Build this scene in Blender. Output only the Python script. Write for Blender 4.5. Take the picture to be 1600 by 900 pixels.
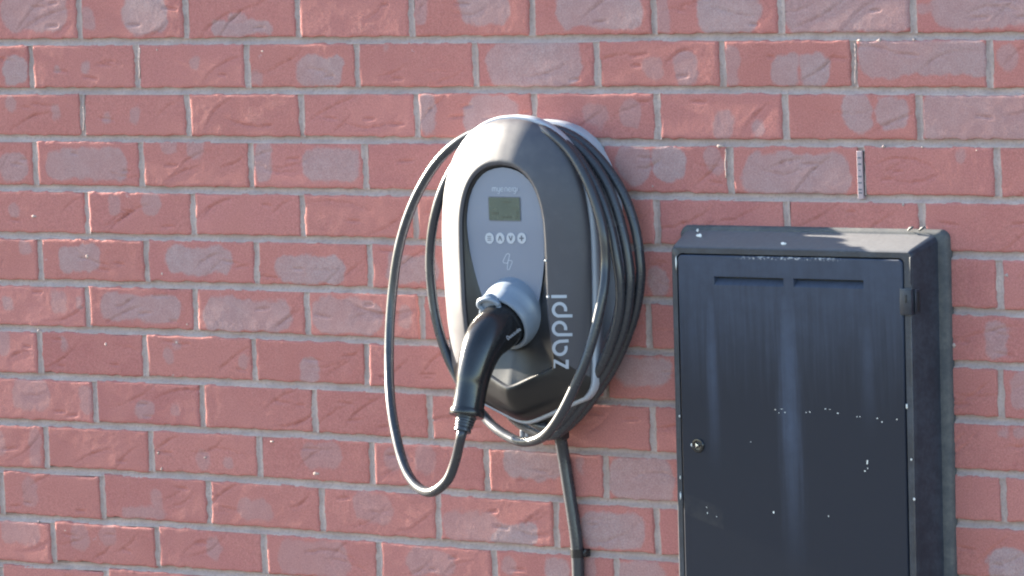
import bpy, bmesh, math, random
import numpy as np
from mathutils import Vector, Matrix
from mathutils.bvhtree import BVHTree

# ------------------------------------------------------------------ scene, camera, light
for o in list(bpy.data.objects): bpy.data.objects.remove(o, do_unlink=True)
SC = bpy.context.scene
COL = SC.collection
GROUND = 1360.0                       # height of wall datum above the ground, mm
X0 = 900.0                            # wall datum used as world x = 0, mm
YAW, PITCH, ROLL = 0.6770693, 0.0846055, -0.0391635
CAM = np.array([5709.18, -5911.765, 241.456])
FPX = 8128.57                         # focal length for a 1600 px wide frame
cy_, sy_, cp_, sp_ = math.cos(YAW), math.sin(YAW), math.cos(PITCH), math.sin(PITCH)
FWD = np.array([-sy_*cp_, cy_*cp_, -sp_]); R0 = np.array([cy_, sy_, 0.0]); U0 = np.cross(R0, FWD)
RGT = R0*math.cos(ROLL) + U0*math.sin(ROLL); UPV = U0*math.cos(ROLL) - R0*math.sin(ROLL)

def W(x, y, z):
    "wall millimetres -> world metres"
    return Vector(((x - X0)/1000.0, y/1000.0, (z + GROUND)/1000.0))

cam = bpy.data.cameras.new('camera'); co = bpy.data.objects.new('camera', cam); COL.objects.link(co)
cam.sensor_width = 36.0; cam.lens = FPX*36.0/1600.0; cam.clip_end = 4000.0
m = Matrix.Identity(4)
for i in range(3):
    m[i][0] = RGT[i]; m[i][1] = UPV[i]; m[i][2] = -FWD[i]
m.translation = W(*CAM)
co.matrix_world = m
SC.camera = co

SUN_EL = math.radians(17.6)           # low sun raking along the wall from the left
SUN_GRAZE = math.radians(0.05)         # how far in front of the wall plane it stands
sdir = Vector((-math.cos(SUN_EL)*math.cos(SUN_GRAZE), -math.cos(SUN_EL)*math.sin(SUN_GRAZE), math.sin(SUN_EL)))
world = bpy.data.worlds.new('World'); SC.world = world; world.use_nodes = True
wn = world.node_tree.nodes; wl = world.node_tree.links
bgn = wn['Background']
sky = wn.new('ShaderNodeTexSky'); sky.sky_type = 'NISHITA'; sky.sun_disc = False
sky.sun_elevation = SUN_EL; sky.sun_rotation = math.atan2(sdir.x, sdir.y)
sky.air_density = 1.0; sky.dust_density = 0.3; sky.ozone_density = 1.8
wl.new(sky.outputs[0], bgn.inputs[0]); bgn.inputs[1].default_value = 0.055
sl = bpy.data.lights.new('sun', 'SUN'); sl.energy = 5.0; sl.angle = math.radians(0.5); sl.color = (1.0, 0.90, 0.74)
so = bpy.data.objects.new('sun', sl); COL.objects.link(so)
so.rotation_euler = sdir.to_track_quat('Z', 'Y').to_euler(); so.location = (-3, -1, 6)
SC.view_settings.view_transform = 'Standard'; SC.view_settings.look = 'None'
SC.view_settings.exposure = 3.42; SC.view_settings.gamma = 1.0; SC.view_settings.use_curve_mapping = False
SC.render.engine = 'CYCLES'
SC.cycles.filter_width = 2.1
SC.render.resolution_x = 1024; SC.render.resolution_y = 576

# ------------------------------------------------------------------ measured layout of the wall (mm)
JOINTS= {0: [-338, -113, 112, 336, 563, 785, 1013, 1234, 1457, 1679, 1904, 2129], 1: [-445, -220, 5, 230, 457, 676, 903, 1129, 1352, 1578, 1802, 2027, 2252], 2: [-340, -115, 110, 332, 562, 788, 1010, 1234, 1459, 1684, 1909, 2134], 3: [-447, -222, 3, 230, 456, 684, 907, 1131, 1359, 1585, 1809, 2034, 2259], 4: [-340, -115, 110, 334, 556, 777, 1001, 1226, 1454, 1683, 1908, 2133], 5: [-446, -221, 4, 232, 459, 685, 910, 1136, 1363, 1586, 1807, 2032, 2257], 6: [-348, -123, 102, 330, 557, 782, 1000, 1205, 1433, 1667, 1892, 2117], 7: [-456, -231, -6, 220, 446, 671, 899, 1123, 1350, 1578, 1803, 2028, 2253], 8: [-341, -116, 109, 335, 563, 790, 998, 1205, 1435, 1663, 1888, 2113], 9: [-452, -227, -2, 223, 448, 673, 895, 1116, 1340, 1572, 1802, 2027, 2252], 10: [-330, -105, 115, 340, 570, 798, 1021, 1206, 1433, 1663, 1888, 2113], 11: [-446, -221, 4, 228, 450, 679, 902, 1130, 1347, 1574, 1800, 2025, 2250]}
BEDS= {0: [(-60, -34.8), (309, -36.0), (657, -36.6), (975, -37.5), (1289, -37.2), (1576, -38.5), (1860, -39.9)], 1: [(-65, -111.7), (304, -112.2), (653, -111.7), (1286, -111.6), (1857, -115.1)], 2: [(-70, -186.8), (300, -186.1), (649, -186.0), (1271, -187.2), (1854, -185.2)], 3: [(-75, -265.1), (645, -264.3), (1852, -262.5)], 4: [(-80, -341.0), (290, -338.5), (641, -336.6), (1849, -339.1)], 5: [(-85, -416.0), (286, -411.9), (637, -410.9), (1846, -416.7)], 6: [(-90, -488.7), (282, -485.5), (633, -486.4), (1843, -489.3)], 7: [(-95, -564.6), (277, -560.3), (629, -559.2), (1841, -565.5)], 8: [(-100, -639.7), (273, -635.3), (624, -635.0), (1838, -638.4)], 9: [(-105, -716.0), (268, -708.4), (620, -709.0), (1835, -708.8)], 10: [(-110, -793.4), (264, -785.7), (616, -786.2)], 11: [(-115, -868.0), (259, -857.1)]}
PATCH= [(16, 13, 71, 29), (133, 1, 13, 21), (252, 6, 48, 33), (449, -16, 61, 12), (443, -4, 20, 10), (-31, -80, 27, 23), (123, -74, 11, 12), (61, -76, 5, 6), (352, -68, 7, 7), (603, -82, 46, 24), (479, -93, 13, 12), (-45, -132, 10, 13), (54, -146, 9, 10), (163, -154, 10, 13), (223, -150, 10, 13), (-44, -231, 33, 22), (115, -228, 85, 24), (290, -198, 14, 12), (345, -200, 17, 14), (482, -220, 15, 29), (616, -224, 58, 27), (803, 7, 11, 21), (924, 7, 48, 25), (1138, 4, 79, 26), (1252, -4, 12, 27), (735, -48, 6, 6), (1014, -74, 89, 33), (1230, -82, 21, 18), (1289, -83, 22, 23), (810, -149, 18, 30), (932, -151, 52, 32), (1125, -147, 22, 19), (1187, -147, 21, 19), (1190, -220, 30, 27), (1252, -218, 30, 25), (1368, -2, 55, 30), (1572, -4, 110, 30), (1799, -2, 89, 25), (1705, -1, 18, 6), (1370, -80, 13, 29), (1462, -85, 26, 24), (1511, -86, 27, 23), (1695, -68, 111, 25), (1352, -164, 18, 21), (1414, -165, 12, 10), (1581, -144, 24, 29), (1639, -145, 26, 24), (1797, -151, 109, 37), (1332, -213, 17, 18), (1474, -231, 95, 29), (1750, -205, 8, 9), (-48, -300, 11, 10), (173, -289, 14, 15), (247, -287, 19, 18), (-26, -361, 13, 10), (92, -374, 45, 21), (341, -373, 70, 22), (565, -382, 69, 21), (42, -443, 17, 18), (85, -445, 6, 11), (214, -449, 87, 21), (438, -455, 90, 25), (-71, -451, 14, 13), (48, -509, 8, 10), (288, -504, 7, 8), (270, -522, 8, 11), (424, -527, 6, 11), (557, -536, 20, 21), (-29, -596, 42, 24), (91, -598, 12, 24), (213, -606, 20, 13), (280, -608, 9, 8), (-102, -673, 8, 19), (-25, -678, 13, 29), (334, -684, 13, 15), (384, -686, 10, 10), (574, -666, 38, 21), (-41, -750, 15, 22), (201, -771, 49, 11), (234, -750, 12, 19), (438, -755, 36, 18), (-68, -817, 45, 19), (63, -817, 19, 19), (126, -810, 17, 16), (345, -821, 14, 18), (549, -823, 73, 27), (768, -376, 50, 20), (636, -451, 66, 27), (750, -451, 13, 17), (724, -664, 22, 18), (778, -661, 21, 22), (671, -740, 40, 23), (779, -817, 47, 20), (984, -660, 56, 23), (1071, -658, 9, 14), (1184, -677, 60, 33), (865, -760, 57, 22), (937, -767, 49, 16), (1128, -752, 57, 27), (929, -814, 12, 15), (1022, -818, 23, 22), (1081, -806, 12, 14), (1174, -813, 45, 18), (1194, -517, 49, 20), (1226, -388, 22, 21), (1806, -583, 10, 6), (1831, -581, 9, 9), (1811, -768, 38, 27), (1799, -456, 16, 25), (1838, -524, 16, 26)]

# ------------------------------------------------------------------ helpers
def at(x, y, Y):
    "point (mm) seen at photo pixel x, y at depth Y in front of the wall"
    d = (x-800.0)/FPX*RGT - (y-450.0)/FPX*UPV + FWD
    return CAM + (Y-CAM[1])/d[1]*d

def empty(name, loc, label, cat, group=None):
    o = bpy.data.objects.new(name, None); COL.objects.link(o); o.location = loc; o.empty_display_size = .05
    return tag(o, label, cat, group)

def tag(o, label=None, cat=None, group=None, kind=None):
    if label: o['label'] = label
    if cat: o['category'] = cat
    if group: o['group'] = group
    if kind: o['kind'] = kind
    return o

def link(name, me, mat=None, parent=None, smooth=False, sharp=None):
    o = bpy.data.objects.new(name, me); COL.objects.link(o)
    if mat is not None and not me.materials: me.materials.append(mat)
    if smooth:
        me.polygons.foreach_set('use_smooth', [True]*len(me.polygons))
        if sharp: me.set_sharp_from_angle(angle=math.radians(sharp))
    if parent is not None:
        o.parent = parent
        o.matrix_parent_inverse = world_of(parent).inverted()
    return o

def world_of(o):
    mm = o.matrix_basis.copy()
    if o.parent: mm = world_of(o.parent) @ o.matrix_parent_inverse @ mm
    return mm

def mesh(name, verts, faces, mat=None, parent=None, smooth=False, sharp=None, mm=True):
    me = bpy.data.meshes.new(name)
    me.from_pydata([W(*v) if mm else v for v in verts], [], faces); me.update()
    return link(name, me, mat, parent, smooth, sharp)

def from_bm(name, bm, mat=None, parent=None, smooth=False, sharp=None):
    me = bpy.data.meshes.new(name); bmesh.ops.recalc_face_normals(bm, faces=bm.faces); bm.to_mesh(me); bm.free()
    return link(name, me, mat, parent, smooth, sharp)

def bm_box(bm, x0, x1, y0, y1, z0, z1, bev=0.0, seg=2, xf=None):
    "axis box in wall mm, optionally bevelled; xf maps (x,y,z) mm -> (x,y,z) mm"
    f = xf or (lambda x, y, z: (x, y, z))
    vs = [bm.verts.new(W(*f(x, y, z))) for x in (x0, x1) for y in (y0, y1) for z in (z0, z1)]
    fs = [bm.faces.new([vs[i] for i in q]) for q in ((0,1,3,2),(4,6,7,5),(0,4,5,1),(2,3,7,6),(0,2,6,4),(1,5,7,3))]
    if bev:
        es = list({e for g in fs for e in g.edges})
        bmesh.ops.bevel(bm, geom=es, offset=bev/1000.0, segments=seg, affect='EDGES', profile=.5)
    return bm

def catmull(pts, n=8):
    P = [np.array(q, float) for q in pts]; P = [2*P[0]-P[1]] + P + [2*P[-1]-P[-2]]
    out = []
    for i in range(1, len(P)-2):
        a, b, c, d = P[i-1], P[i], P[i+1], P[i+2]
        for k in range(n):
            t = k/n
            out.append(.5*((2*b)+(-a+c)*t+(2*a-5*b+4*c-d)*t*t+(-a+3*b-3*c+d)*t**3))
    out.append(P[-2]); return out

def tube(path, rad, n=14, squash=None):
    "verts, faces of a tube through path (mm); rad number or list"
    P = np.array(path, float); N = len(P)
    if not hasattr(rad, '__len__'): rad = [rad]*N
    T = np.gradient(P, axis=0); T /= np.linalg.norm(T, axis=1)[:, None]
    ref = np.array([1.0, 0, 0]) if abs(T[0][0]) < .8 else np.array([0, 0, 1.0])
    vs, fs = [], []
    u = ref - T[0]*(ref@T[0]); u /= np.linalg.norm(u)
    for i in range(N):
        u = u - T[i]*(u@T[i]); u /= np.linalg.norm(u); v = np.cross(T[i], u)
        for k in range(n):
            a = 2*math.pi*k/n
            s = squash[i] if squash else 1.0
            vs.append(P[i] + rad[i]*(u*math.cos(a)*s + v*math.sin(a)))
    for i in range(N-1):
        for k in range(n):
            a, b = i*n+k, i*n+(k+1) % n
            fs.append((a, b, b+n, a+n))
    fs.append(tuple(range(n))[::-1]); fs.append(tuple((N-1)*n+k for k in range(n)))
    return vs, fs

def hash2(ix, iy, s):
    h = (ix.astype(np.int64)*374761393 + iy.astype(np.int64)*668265263 + int(s)*144665) & 0xFFFFFFFF
    h = ((h ^ (h >> 13))*1274126177) & 0xFFFFFFFF
    return ((h ^ (h >> 16)) & 0xFFFF)/65535.0

def vnoise(x, y, s=0):
    ix, iy = np.floor(x), np.floor(y); fx, fy = x-ix, y-iy
    fx = fx*fx*(3-2*fx); fy = fy*fy*(3-2*fy)
    a = hash2(ix, iy, s); b = hash2(ix+1, iy, s); c = hash2(ix, iy+1, s); d = hash2(ix+1, iy+1, s)
    return (a+(b-a)*fx + ((c+(d-c)*fx)-(a+(b-a)*fx))*fy)*2-1

# ------------------------------------------------------------------ materials
class M:
    def __init__(s, name, base=(.5,.5,.5), rough=.6, spec=.5, metal=0.0, coat=0.0):
        s.m = bpy.data.materials.new(name); s.m.use_nodes = True
        s.t = s.m.node_tree; s.b = s.t.nodes['Principled BSDF']
        s.set('Base Color', (*base, 1)); s.set('Roughness', rough); s.set('Specular IOR Level', spec); s.set('Metallic', metal)
        if coat: s.set('Coat Weight', coat); s.set('Coat Roughness', .08)
    def set(s, k, v): s.b.inputs[k].default_value = v
    def n(s, typ, ins=None, **kw):
        nd = s.t.nodes.new(typ)
        for k, v in kw.items(): setattr(nd, k, v)
        for k, v in (ins or {}).items():
            if isinstance(v, bpy.types.NodeSocket): s.t.links.new(v, nd.inputs[k])
            else: nd.inputs[k].default_value = v
        return nd
    def to(s, k, sock): s.t.links.new(sock, s.b.inputs[k])
    def obj(s): 
        return s.n('ShaderNodeTexCoord').outputs['Object']
    def pos(s):
        return s.n('ShaderNodeNewGeometry').outputs['Position']
    def noise(s, vec, scale, detail=3.0, rough=.55):
        return s.n('ShaderNodeTexNoise', {'Vector': vec, 'Scale': scale, 'Detail': detail, 'Roughness': rough}).outputs['Fac']
    def ramp(s, fac, a, b):
        return s.n('ShaderNodeMapRange', {'Value': fac, 'From Min': a, 'From Max': b}, interpolation_type='SMOOTHSTEP').outputs['Result']
    def math(s, op, a, b=0.0):
        return s.n('ShaderNodeMath', {0: a, 1: b}, operation=op).outputs[0]
    def mix(s, f, a, b, blend='MIX'):
        nd = s.t.nodes.new('ShaderNodeMix'); nd.data_type = 'RGBA'; nd.blend_type = blend
        for k, v in ((0, f), (6, a), (7, b)):
            if isinstance(v, bpy.types.NodeSocket): s.t.links.new(v, nd.inputs[k])
            elif k == 0: nd.inputs[k].default_value = v
            else: nd.inputs[k].default_value = (*v, 1)
        return nd.outputs[2]
    def bump(s, h, strength, dist, normal=None):
        ins = {'Height': h, 'Strength': strength, 'Distance': dist}
        if normal is not None: ins['Normal'] = normal
        return s.n('ShaderNodeBump', ins).outputs[0]

def brick_material(name, attr=True):
    k = M(name, rough=.88, spec=.25); p = k.pos()
    rnd = k.n('ShaderNodeObjectInfo').outputs['Random'] if attr else k.n('ShaderNodeNewGeometry').outputs['Random Per Island']
    big = k.noise(p, 14.0, 4.0, .6); mid = k.noise(p, 60.0, 4.0, .6); fine = k.noise(p, 620.0, 3.0, .6); grain = k.noise(p, 1500.0, 2.0, .6)
    red = k.mix(rnd, (.345,.112,.104), (.415,.152,.140))
    r2 = k.math('FRACT', k.math('MULTIPLY', rnd, 13.7))
    red = k.mix(k.math('MULTIPLY', r2, .3), red, (.44,.165,.125))
    red = k.mix(k.ramp(big, .35, .70), red, (.405,.148,.130))
    red = k.mix(k.math('MULTIPLY', k.ramp(mid, .52, .75), .45), red, (.34,.125,.12))
    grey = k.mix(k.ramp(mid, .3, .7), (.300,.210,.212), (.350,.258,.258))
    grey = k.mix(k.math('MULTIPLY', k.ramp(fine, .45, .68), .35), grey, (.30,.16,.16))
    if attr:
        sd = k.n('ShaderNodeAttribute', attribute_name='patch').outputs['Fac']
        sd = k.math('ADD', sd, k.math('MULTIPLY', k.math('SUBTRACT', k.noise(p, 70.0, 6.0, .8), .5), 13.0))
        pf = k.math('MULTIPLY', k.ramp(sd, -3.0, 3.0), k.n('ShaderNodeAttribute', attribute_name='bloom').outputs['Fac'])
    else:
        pf = k.ramp(k.noise(p, 9.0, 1.0), .53, .56)
    pf = k.math('MULTIPLY', pf, k.n('ShaderNodeMapRange', {'Value': k.noise(p, 6.0, 2.0), 'From Min': .35, 'From Max': .65, 'To Min': .75, 'To Max': 1.05}).outputs[0])
    col = k.mix(pf, red, grey)
    # fine speckle of sand and pale mortar smear
    col = k.mix(k.math('MULTIPLY', k.ramp(fine, .30, .62), .25), col, (.47,.24,.21))
    sm = k.math('MULTIPLY', k.ramp(k.noise(p, 38.0, 5.0, .7), .66, .74), k.ramp(big, .42, .60))
    col = k.mix(k.math('MULTIPLY', sm, .6), col, (.46,.42,.43))
    dirt = k.math('MULTIPLY', k.ramp(grain, .62, .74), .35)
    col = k.mix(dirt, col, (.20,.08,.075))
    sand = k.n('ShaderNodeMapRange', {'Value': k.noise(p, 430.0, 3.0, .75), 'From Min': .3, 'From Max': .7, 'To Min': .74, 'To Max': 1.22}).outputs[0]
    col = k.mix(1.0, col, k.n('ShaderNodeCombineColor', {0: sand, 1: sand, 2: sand}).outputs[0], 'MULTIPLY')
    k.to('Base Color', col)
    coarse = k.noise(p, 330.0, 3.0, .6)
    rough_ = k.n('ShaderNodeMapRange', {'Value': k.noise(p, 17.0, 3.0, .6), 'From Min': .50, 'From Max': .66, 'To Min': .30, 'To Max': 1.1}).outputs[0]
    h = k.math('ADD', k.math('MULTIPLY', fine, .3), k.math('MULTIPLY', k.math('MULTIPLY', coarse, 1.5), rough_))
    nb = k.bump(h, .45, .0009)
    nb = k.bump(mid, .12, .0014, nb)
    k.to('Normal', nb)
    return k.m

def mortar_material():
    k = M('mortar', rough=.92, spec=.2); p = k.pos()
    a = k.noise(p, 22.0, 4.0, .6); b = k.noise(p, 210.0, 5.0, .75); c = k.noise(p, 600.0, 3.0, .7)
    col = k.mix(k.ramp(a, .3, .7), (.375,.286,.262), (.470,.366,.337))
    col = k.mix(k.math('MULTIPLY', k.ramp(b, .45, .68), .6), col, (.27,.21,.19))
    col = k.mix(k.math('MULTIPLY', k.ramp(c, .58, .70), .4), col, (.53,.45,.40))
    k.to('Base Color', col)
    h = k.math('ADD', k.math('MULTIPLY', b, .8), k.math('MULTIPLY', c, .3))
    k.to('Normal', k.bump(h, .8, .0024))
    return k.m

def plastic(name, base, rough, spec=.5, grain=0.0, dist=.0002, dust=0.0, dustcol=(.3,.29,.28), scale=1800.0, coat=0.0):
    k = M(name, base, rough, spec, coat=coat); p = k.pos()
    n1 = k.noise(p, 35.0, 5.0, .6); n2 = k.noise(p, scale, 2.0)
    k.to('Roughness', k.n('ShaderNodeMapRange', {'Value': n1, 'From Min': .25, 'From Max': .75, 'To Min': max(.02, rough-.06), 'To Max': rough+.07}).outputs[0])
    if dust:
        up = k.n('ShaderNodeSeparateXYZ', {0: k.n('ShaderNodeNewGeometry').outputs['Normal']}).outputs['Z']
        f = k.math('MULTIPLY', k.ramp(k.math('ADD', k.math('MULTIPLY', up, .35), n1), .45, .95), dust)
        k.to('Base Color', k.mix(f, base, dustcol))
    if grain: k.to('Normal', k.bump(n2, grain, dist))
    return k.m

MAT = {}
MAT['brick'] = brick_material('fired_red_brick'); MAT['brick_far'] = brick_material('fired_red_brick_plain', False)
MAT['mortar'] = mortar_material()
MAT['shell'] = plastic('charcoal_satin_plastic', (.052,.050,.062), .47, .5, .35, .00012, .10)
MAT['chin'] = plastic('black_shaded_plastic', (.010,.010,.012), .32, .5, .3, .00012, .05)  # darker than the shell: shade of the down-facing chin painted in
MAT['recess'] = plastic('charcoal_smooth_plastic', (.016,.016,.019), .36, .5, .2, .0001, .04)
MAT['housing'] = plastic('pale_grey_plastic', (.36,.385,.44), .42, .5, .2, .0001, .2, (.36,.34,.31))
MAT['fascia'] = plastic('blue_grey_fascia', (.150,.174,.236), .38, .5, .1, .0001)
MAT['socket'] = plastic('grey_socket_plastic', (.165,.198,.25), .33, .5, .1, .0001)
MAT['lcd'] = plastic('liquid_crystal_green', (.046,.072,.062), .25, .5)
MAT['lcd_dark'] = M('display_segment', (.028,.045,.036), .3).m
MAT['print'] = M('pale_grey_print', (.36,.385,.44), .5).m
MAT['print_dim'] = M('dim_grey_print', (.40,.44,.52), .5).m
MAT['symbol'] = M('button_symbol', (.085,.095,.125), .5).m
MAT['rubber'] = plastic('black_cable_rubber', (.036,.037,.044), .26, .5, .08, .0001, .07, (.085,.088,.098))
MAT['plug'] = plastic('black_plug_plastic', (.013,.013,.015), .18, .5, .15, .0001, .12, (.08,.075,.07))
MAT['white'] = M('white_paint', (.78,.77,.74), .6).m
MAT['steel'] = M('steel', (.62,.62,.63), .22, metal=1.0).m
MAT['black'] = M('black_gap', (.012,.012,.013), .7).m
MAT['vent'] = plastic('pale_pink_plastic', (.36,.27,.285), .55)

def door_material():
    k = M('weathered_black_box', (.03,.03,.035), .5, .2); p = k.pos()
    sx = k.n('ShaderNodeSeparateXYZ', {0: p}); x, z = sx.outputs['X'], sx.outputs['Z']
    st = k.n('ShaderNodeMapping', {'Vector': p, 'Scale': (1, 1, .05)}).outputs[0]
    n1 = k.noise(st, 160.0, 4.0, .6); n2 = k.noise(p, 30.0, 5.0, .65); n3 = k.noise(p, 260.0, 4.0, .6)
    def band(c, w, zt, zb, amt):
        "chalky run mark below the louvres: centre x, half width, top, bottom"
        d = k.math('ABSOLUTE', k.math('SUBTRACT', x, c))
        f = k.ramp(k.math('ADD', d, k.math('MULTIPLY', k.math('SUBTRACT', n1, .5), w*1.3)), w*1.25, 0.0)
        f = k.math('MULTIPLY', k.math('MULTIPLY', f, k.ramp(z, zb, zb+(zt-zb)*.6)), k.ramp(z, zt+.004, zt-.05))
        return k.math('MULTIPLY', f, amt)
    f = None
    for c, w, zt, zb, amt in RUNS:
        b = band(c, w, zt, zb, amt); f = b if f is None else k.math('MAXIMUM', f, b)
    top = k.math('MULTIPLY', k.ramp(k.math('ADD', z, k.math('MULTIPLY', k.math('SUBTRACT', n1, .5), .16)), PALE_TOP[0], PALE_TOP[1]), .42)  # door grows paler towards its top
    f = k.math('MAXIMUM', f, top)
    f = k.math('MULTIPLY', f, k.n('ShaderNodeMapRange', {'Value': n2, 'From Min': .3, 'From Max': .7, 'To Min': .7, 'To Max': 1.1}).outputs[0])
    col = k.mix(f, (.0105,.014,.026), (.080,.102,.158))
    tp = k.math('MULTIPLY', k.ramp(k.math('ABSOLUTE', k.math('SUBTRACT', x, TAPE[0])), .040, .034), k.ramp(k.math('ABSOLUTE', k.math('ADD', k.math('SUBTRACT', z, TAPE[1]), k.math('MULTIPLY', k.math('SUBTRACT', x, TAPE[0]), .28))), .017, .013))
    col = k.mix(k.math('MULTIPLY', k.math('MULTIPLY', tp, k.ramp(n2, .35, .65)), .45), col, (.040,.040,.045))
    # pale scrape along the top edge of the door
    d = k.math('ABSOLUTE', k.math('SUBTRACT', z, SCRAPE))
    sc = k.math('MULTIPLY', k.ramp(d, .0045, .001), k.ramp(n3, .50, .60))
    sc = k.math('MULTIPLY', sc, k.ramp(k.math('ABSOLUTE', k.math('SUBTRACT', x, SCRAPEX)), .10, .06))
    col = k.mix(k.math('MULTIPLY', sc, .8), col, (.42,.42,.43))
    k.to('Base Color', col)
    k.to('Roughness', k.n('ShaderNodeMapRange', {'Value': f, 'To Min': .40, 'To Max': .62}).outputs[0])
    k.to('Normal', k.bump(n3, .12, .0006))
    return k.m

def weathered(name, base, pale, amt=.5, rough=.5, dust=0.0):
    k = M(name, base, rough, .35); p = k.pos()
    n1 = k.noise(p, 18.0, 5.0, .65); n2 = k.noise(p, 180.0, 4.0, .6)
    f = k.math('MULTIPLY', k.ramp(k.math('ADD', k.math('MULTIPLY', n1, .7), k.math('MULTIPLY', n2, .3)), .38, .68), amt)
    col = k.mix(f, base, pale)
    if dust:
        up = k.n('ShaderNodeSeparateXYZ', {0: k.n('ShaderNodeNewGeometry').outputs['Normal']}).outputs['Z']
        col = k.mix(k.math('MULTIPLY', k.ramp(up, .6, .85), k.n('ShaderNodeMapRange', {'Value': n2, 'From Min': .3, 'From Max': .7, 'To Min': dust*.8, 'To Max': dust}).outputs[0]), col, (.165,.165,.170))
    k.to('Base Color', col)
    k.to('Roughness', k.n('ShaderNodeMapRange', {'Value': n1, 'To Min': rough-.1, 'To Max': rough+.15}).outputs[0])
    k.to('Normal', k.bump(n2, .2, .0006))
    return k.m

# ------------------------------------------------------------------ ground
def tarmac():
    k = M('tarmac', rough=.9); p = k.pos()
    a = k.noise(p, 3.0, 4.0); b = k.noise(p, 180.0, 3.0)
    c = k.mix(k.ramp(a, .3, .7), (.050,.050,.050), (.070,.068,.066)); c = k.mix(k.math('MULTIPLY', k.ramp(b, .5, .7), .5), c, (.095,.092,.088))
    k.to('Base Color', c); k.to('Normal', k.bump(b, .5, .004)); return k.m
g = 600.0
gm = mesh('ground', [(-g,-g,0),(g,-g,0),(g,g,0),(-g,g,0)], [(0,1,2,3)], tarmac(), mm=False); tag(gm, kind='structure')

# ------------------------------------------------------------------ brick wall
wall = empty('brick_wall', W(X0, 60, -GROUND), 'red brick house wall with grey mortar joints behind the charger', 'wall')
rng = random.Random(7)

def bed(r, X):
    "height of the bed joint under course r"
    if r in BEDS:
        q = BEDS[r]; xs, zs = zip(*q)
        return float(np.interp(X, xs, zs))
    if r < 0: return bed(0, X) - 75.0*r
    return bed(11, X)*.35 + (-75.0*11-37.5)*.65 - 75.0*(r-11)

def joints(r):
    if r in JOINTS: return JOINTS[r]
    base = JOINTS[0] if r % 2 == 0 else JOINTS[1]
    q = random.Random(r*31+5)
    return [v+q.uniform(-4, 4) for v in base]

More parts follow.
